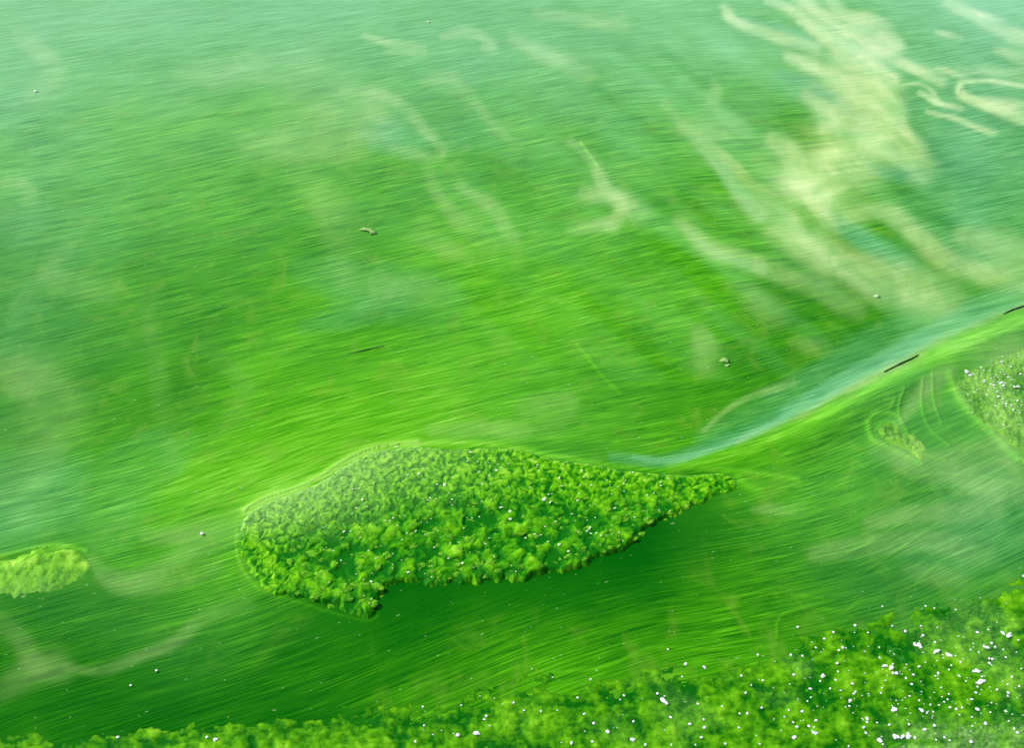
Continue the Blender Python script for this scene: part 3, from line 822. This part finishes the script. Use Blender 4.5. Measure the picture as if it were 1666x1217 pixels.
while n < 330:
    x = random.uniform(640, 1666); y = random.uniform(960, 1217)
    p = math.exp(-((x - 1530) / 190) ** 2 - ((y - 1110) / 80) ** 2) + .28 * math.exp(-((x - 1350) / 260) ** 2) * (y > 1040) + .12 * (y > 1130)
    if random.random() < p and bool(inside(np.array([x]), np.array([y]), CORNER)[0]):
        rr = random.choice((.7, .8, .9, 1.0, 1.2, 1.5, 1.6, 1.8, 2.2)); n += 1
        if rr < 1.5: speck('corner', x, y, rr, KG)
        else: bubble(x, y, rr, KG, *corner_label(x, y, rr))
bubble(775, 1196, 4.2, KG, 'brightest lone white froth blob at the bottom edge, left of the corner froth crowd', m=bub[2])
bubble(1079, 1142, 4.6, KG, 'large pale greenish bubble lying alone in the weed below the tail of the raft', m=bub[3])
for x, y in ((745, 1200), (350, 1205), (337, 1202), (192, 1201)): bubble(x, y, 2.6, KG, 'tiny white bubble in the thin weed along the left bottom edge', 'tiny bubbles in the thin weed at the bottom edge')

G2 = 'glistening bubbles caught on the large middle raft'


def raft_label(x, y, r):
    size = 'glistening white bubble' if r > 2.3 else 'tiny glistening speck of froth'
    z = 'on the fine grained left third of the raft' if x < 650 else 'among the coarse lumps amid the raft' if x < 900 else 'towards the pointed right tail of the middle raft'
    return size + ' ' + z, 'bubbles: ' + size + ' ' + z


for x, y, r in ((885, 815, 4), (895, 820, 3), (815, 827, 3), (830, 834, 3.4), (830, 847, 3), (910, 893, 3.2), (925, 902, 3), (560, 867, 3), (724, 791, 3), (766, 738, 2.6), (682, 774, 2.6), (947, 768, 2.4), (910, 780, 2.4), (808, 768, 2.6),
                (677, 866, 2.4), (665, 938, 3), (753, 923, 2.6), (605, 952, 2.6), (645, 728, 2.4), (590, 816, 2.8), (700, 812, 2), (780, 842, 2.2), (855, 878, 2.4), (870, 872, 2), (880, 874, 2), (960, 862, 2.4), (962, 871, 2), (955, 868, 2), (970, 872, 2),
                (1000, 828, 2.2), (1048, 834, 2), (1030, 771, 2), (940, 816, 2.4), (865, 751, 2), (600, 900, 2.2), (640, 845, 2), (1015, 790, 2), (780, 770, 2.2)):
    bubble(x, y, r * .8, CG, *raft_label(x, y, r), m=random.choice(bug))
n = 0
while n < 170:
    x = random.uniform(520, 1090); y = yt(x) + random.uniform(.08, .95) * (yb(x) - yt(x))
    speck('raft', x, y, random.uniform(.8, 1.6), CG); n += 1

G3 = 'white bubbles in the green film at the right edge'
L3 = 'small white bubble in the streaky green film near the right border, above the corner mat'
for x, y, r in ((1572, 609, 3.4), (1578, 613, 3), (1596, 600, 2), (1616, 630, 2.4), (1628, 626, 2.6), (1632, 631, 2.6), (1640, 615, 2.2), (1622, 640, 2), (1605, 645, 2), (1624, 648, 2.4), (1650, 632, 2.6), (1655, 631, 2.4), (1644, 600, 2),
                (1655, 655, 2), (1636, 660, 2), (1600, 625, 1.8), (1612, 618, 1.8), (1585, 640, 1.6), (1660, 610, 2), (1590, 590, 1.6), (1648, 670, 1.8), (1610, 590, 1.5), (1657, 582, 1.7)):
    bubble(x, y, r * .8, (eA, eB, eZ), L3, G3)
n = 0
while n < 80:
    x = random.gauss(1625, 26); y = random.gauss(632, 34)
    if x < 1664 and bool(inside(np.array([x]), np.array([y]), EDGEFILM)[0]):
        speck('edge', x, y, random.uniform(.7, 1.4), (eA, eB, eZ)); n += 1
build_specks('corner', 'finest froth specks sprinkled between the bubbles of the bottom right corner mat')
build_specks('raft', 'finest glistening specks sprinkled over the leaf-shaped middle raft')
build_specks('edge', 'finest froth specks sprinkled over the thin film at the right border')
G4 = 'lone specks of froth on the open green water'
for x, y, r, lb in ((697, 36, 1.8, 'tiny white froth speck on the pale green water near the top edge'), (58, 149, 2.2, 'pale froth speck on the bluish water near the upper left corner'),
                    (329, 870, 2.8, 'yellowish froth speck on the streaky water left of the large middle raft'), (255, 1093, 2.2, 'white froth speck on the dark green water in the lower left'), (213, 1117, 1.8, 'faint lowest froth speck on the dark green lower left water')):
    bubble(x, y, r, None, lb, zz=.001, m=bub[0])

# ------------------------------------------------------------------ floating scraps and twigs
def simple_mat(name, col, rough=.6, var=.35):
    w = M(name)
    nz = w.noise(w.n('ShaderNodeNewGeometry').outputs['Position'], 260, 3, .6)
    dark = tuple(c * (1 - var) for c in col) + (1,)
    lite = tuple(min(1, c * (1 + var)) for c in col) + (1,)
    w.put(w.b.inputs['Base Color'], w.mix(nz, dark, lite))
    w.b.inputs['Roughness'].default_value = rough
    w.put(w.b.inputs['Normal'], w.bump(nz, .5, .001))
    return w.m


def fold_z(x, y):
    d, t = seg_dist(np.array([float(x)]), np.array([float(y)]), smooth_curve(fold, 5))
    return float(.009 * np.exp(-(d[0] / 24) ** 2) * sstep(1200, 1400, x))


TWIG = simple_mat('wet_dark_twig', (.02, .035, .006))
SCRAP = simple_mat('pale_plant_scrap', (.25, .45, .10))
SCRAP2 = simple_mat('white_scrap', (.42, .62, .26))


def twig(pts, r, material, label, cat='twig', name='twig'):
    P = []
    for x, y, z in pts:
        a, b = g(x, y); P.append(Vector((float(a), float(b), z + fold_z(x, y))))
    fine = [Vector(p) for p in smooth_curve([tuple(p) for p in P], 5)]
    bm = bmesh.new(); rings = []
    for i, p in enumerate(fine):
        t = (fine[min(i + 1, len(fine) - 1)] - fine[max(i - 1, 0)]).normalized()
        s = t.cross(Vector((0, 0, 1))).normalized(); u = s.cross(t)
        f = i / (len(fine) - 1)
        rr = r * (.45 + .55 * math.sin(math.pi * min(max(f, .06), .94)) ** .5) * random.uniform(.8, 1.2)
        rings.append([bm.verts.new(p + (s * math.cos(a) + u * math.sin(a)) * rr) for a in [k * math.pi / 4 for k in range(8)]])
    for A_, B_ in zip(rings, rings[1:]):
        for k in range(8): bm.faces.new((A_[k], A_[(k + 1) % 8], B_[(k + 1) % 8], B_[k]))
    bm.faces.new(rings[0][::-1]); bm.faces.new(rings[-1])
    me = bpy.data.meshes.new(name); bm.to_mesh(me); bm.free()
    me.polygons.foreach_set('use_smooth', np.ones(len(me.polygons), bool))
    me.materials.append(material)
    return link(bpy.data.objects.new(name, me), label, cat)


twig([(1438, 607, .001), (1450, 601, .0014), (1468, 592, .0014), (1482, 586, .0014), (1494, 579, .001)], .0010, TWIG, 'thin dark twig floating along the pale crease right of the middle raft')
twig([(1632, 512, .001), (1645, 506, .0012), (1662, 500, .0014), (1680, 493, .001)], .0009, TWIG, 'short dark twig cut off by the right border above the algae film')
twig([(545, 578, -.002), (575, 574, .0005), (600, 569, .0012), (625, 563, .001)], .0008, simple_mat('green_stem', (.06, .26, .03)), 'thin green stem with pale tip floating above the middle raft', 'stem', 'plant_stem')


def scrap(pts, h, material, label, name='leaf_scrap', cat='leaf'):
    """curled leaf fragment: outline extruded and arched out of the water"""
    bm = bmesh.new(); top, bot = [], []
    cx = sum(p[0] for p in pts) / len(pts); cy = sum(p[1] for p in pts) / len(pts)
    for i, (x, y, z) in enumerate(pts):
        a, b = g(x, y)
        top.append(bm.verts.new((float(a), float(b), z + .0012))); bot.append(bm.verts.new((float(a), float(b), z - .0004)))
    a, b = g(cx, cy)
    ct = bm.verts.new((float(a), float(b), h)); cb = bm.verts.new((float(a), float(b), h - .0015))
    n = len(pts)
    for i in range(n):
        j = (i + 1) % n
        bm.faces.new((top[i], top[j], ct)); bm.faces.new((bot[j], bot[i], cb)); bm.faces.new((bot[i], bot[j], top[j], top[i]))
    bmesh.ops.subdivide_edges(bm, edges=bm.edges[:], cuts=2, use_grid_fill=True)
    for v in bm.verts: v.co.z += .0008 * math.sin(v.co.x * 900) * math.sin(v.co.y * 700)
    bmesh.ops.recalc_face_normals(bm, faces=bm.faces[:])
    me = bpy.data.meshes.new(name); bm.to_mesh(me); bm.free()
    me.polygons.foreach_set('use_smooth', np.ones(len(me.polygons), bool))
    me.materials.append(material)
    return link(bpy.data.objects.new(name, me), label, cat)


scrap([(584, 375, .0005), (592, 373, .003), (602, 375, .003), (612, 378.5, .002), (613, 380.5, .001), (603, 383, .0008), (606, 380, .0012), (597, 377.5, .003)], .0042, SCRAP, 'curled pale leaf scrap standing out of the open water above the middle')
scrap([(1170, 589, .0005), (1176, 585, .002), (1184, 586, .002), (1185, 592, .001), (1179, 591, .002)], .003, SCRAP, 'small yellowish leaf scrap on the green water to the upper right of the raft')
scrap([(1179, 596, .0005), (1182, 594.5, .001), (1187, 595, .001), (1183, 597.5, .0005)], .0018, SCRAP2, 'tiny white scrap touching the yellowish leaf scrap')
scrap([(1421, 482.5, .0005), (1425, 480.5, .001), (1430, 481, .001), (1431, 484, .0005), (1426, 484.5, .0005)], .0018, SCRAP2, 'small whitish scrap at the lower edge of the painted pale reflection')

S.cycles.max_bounces = 6
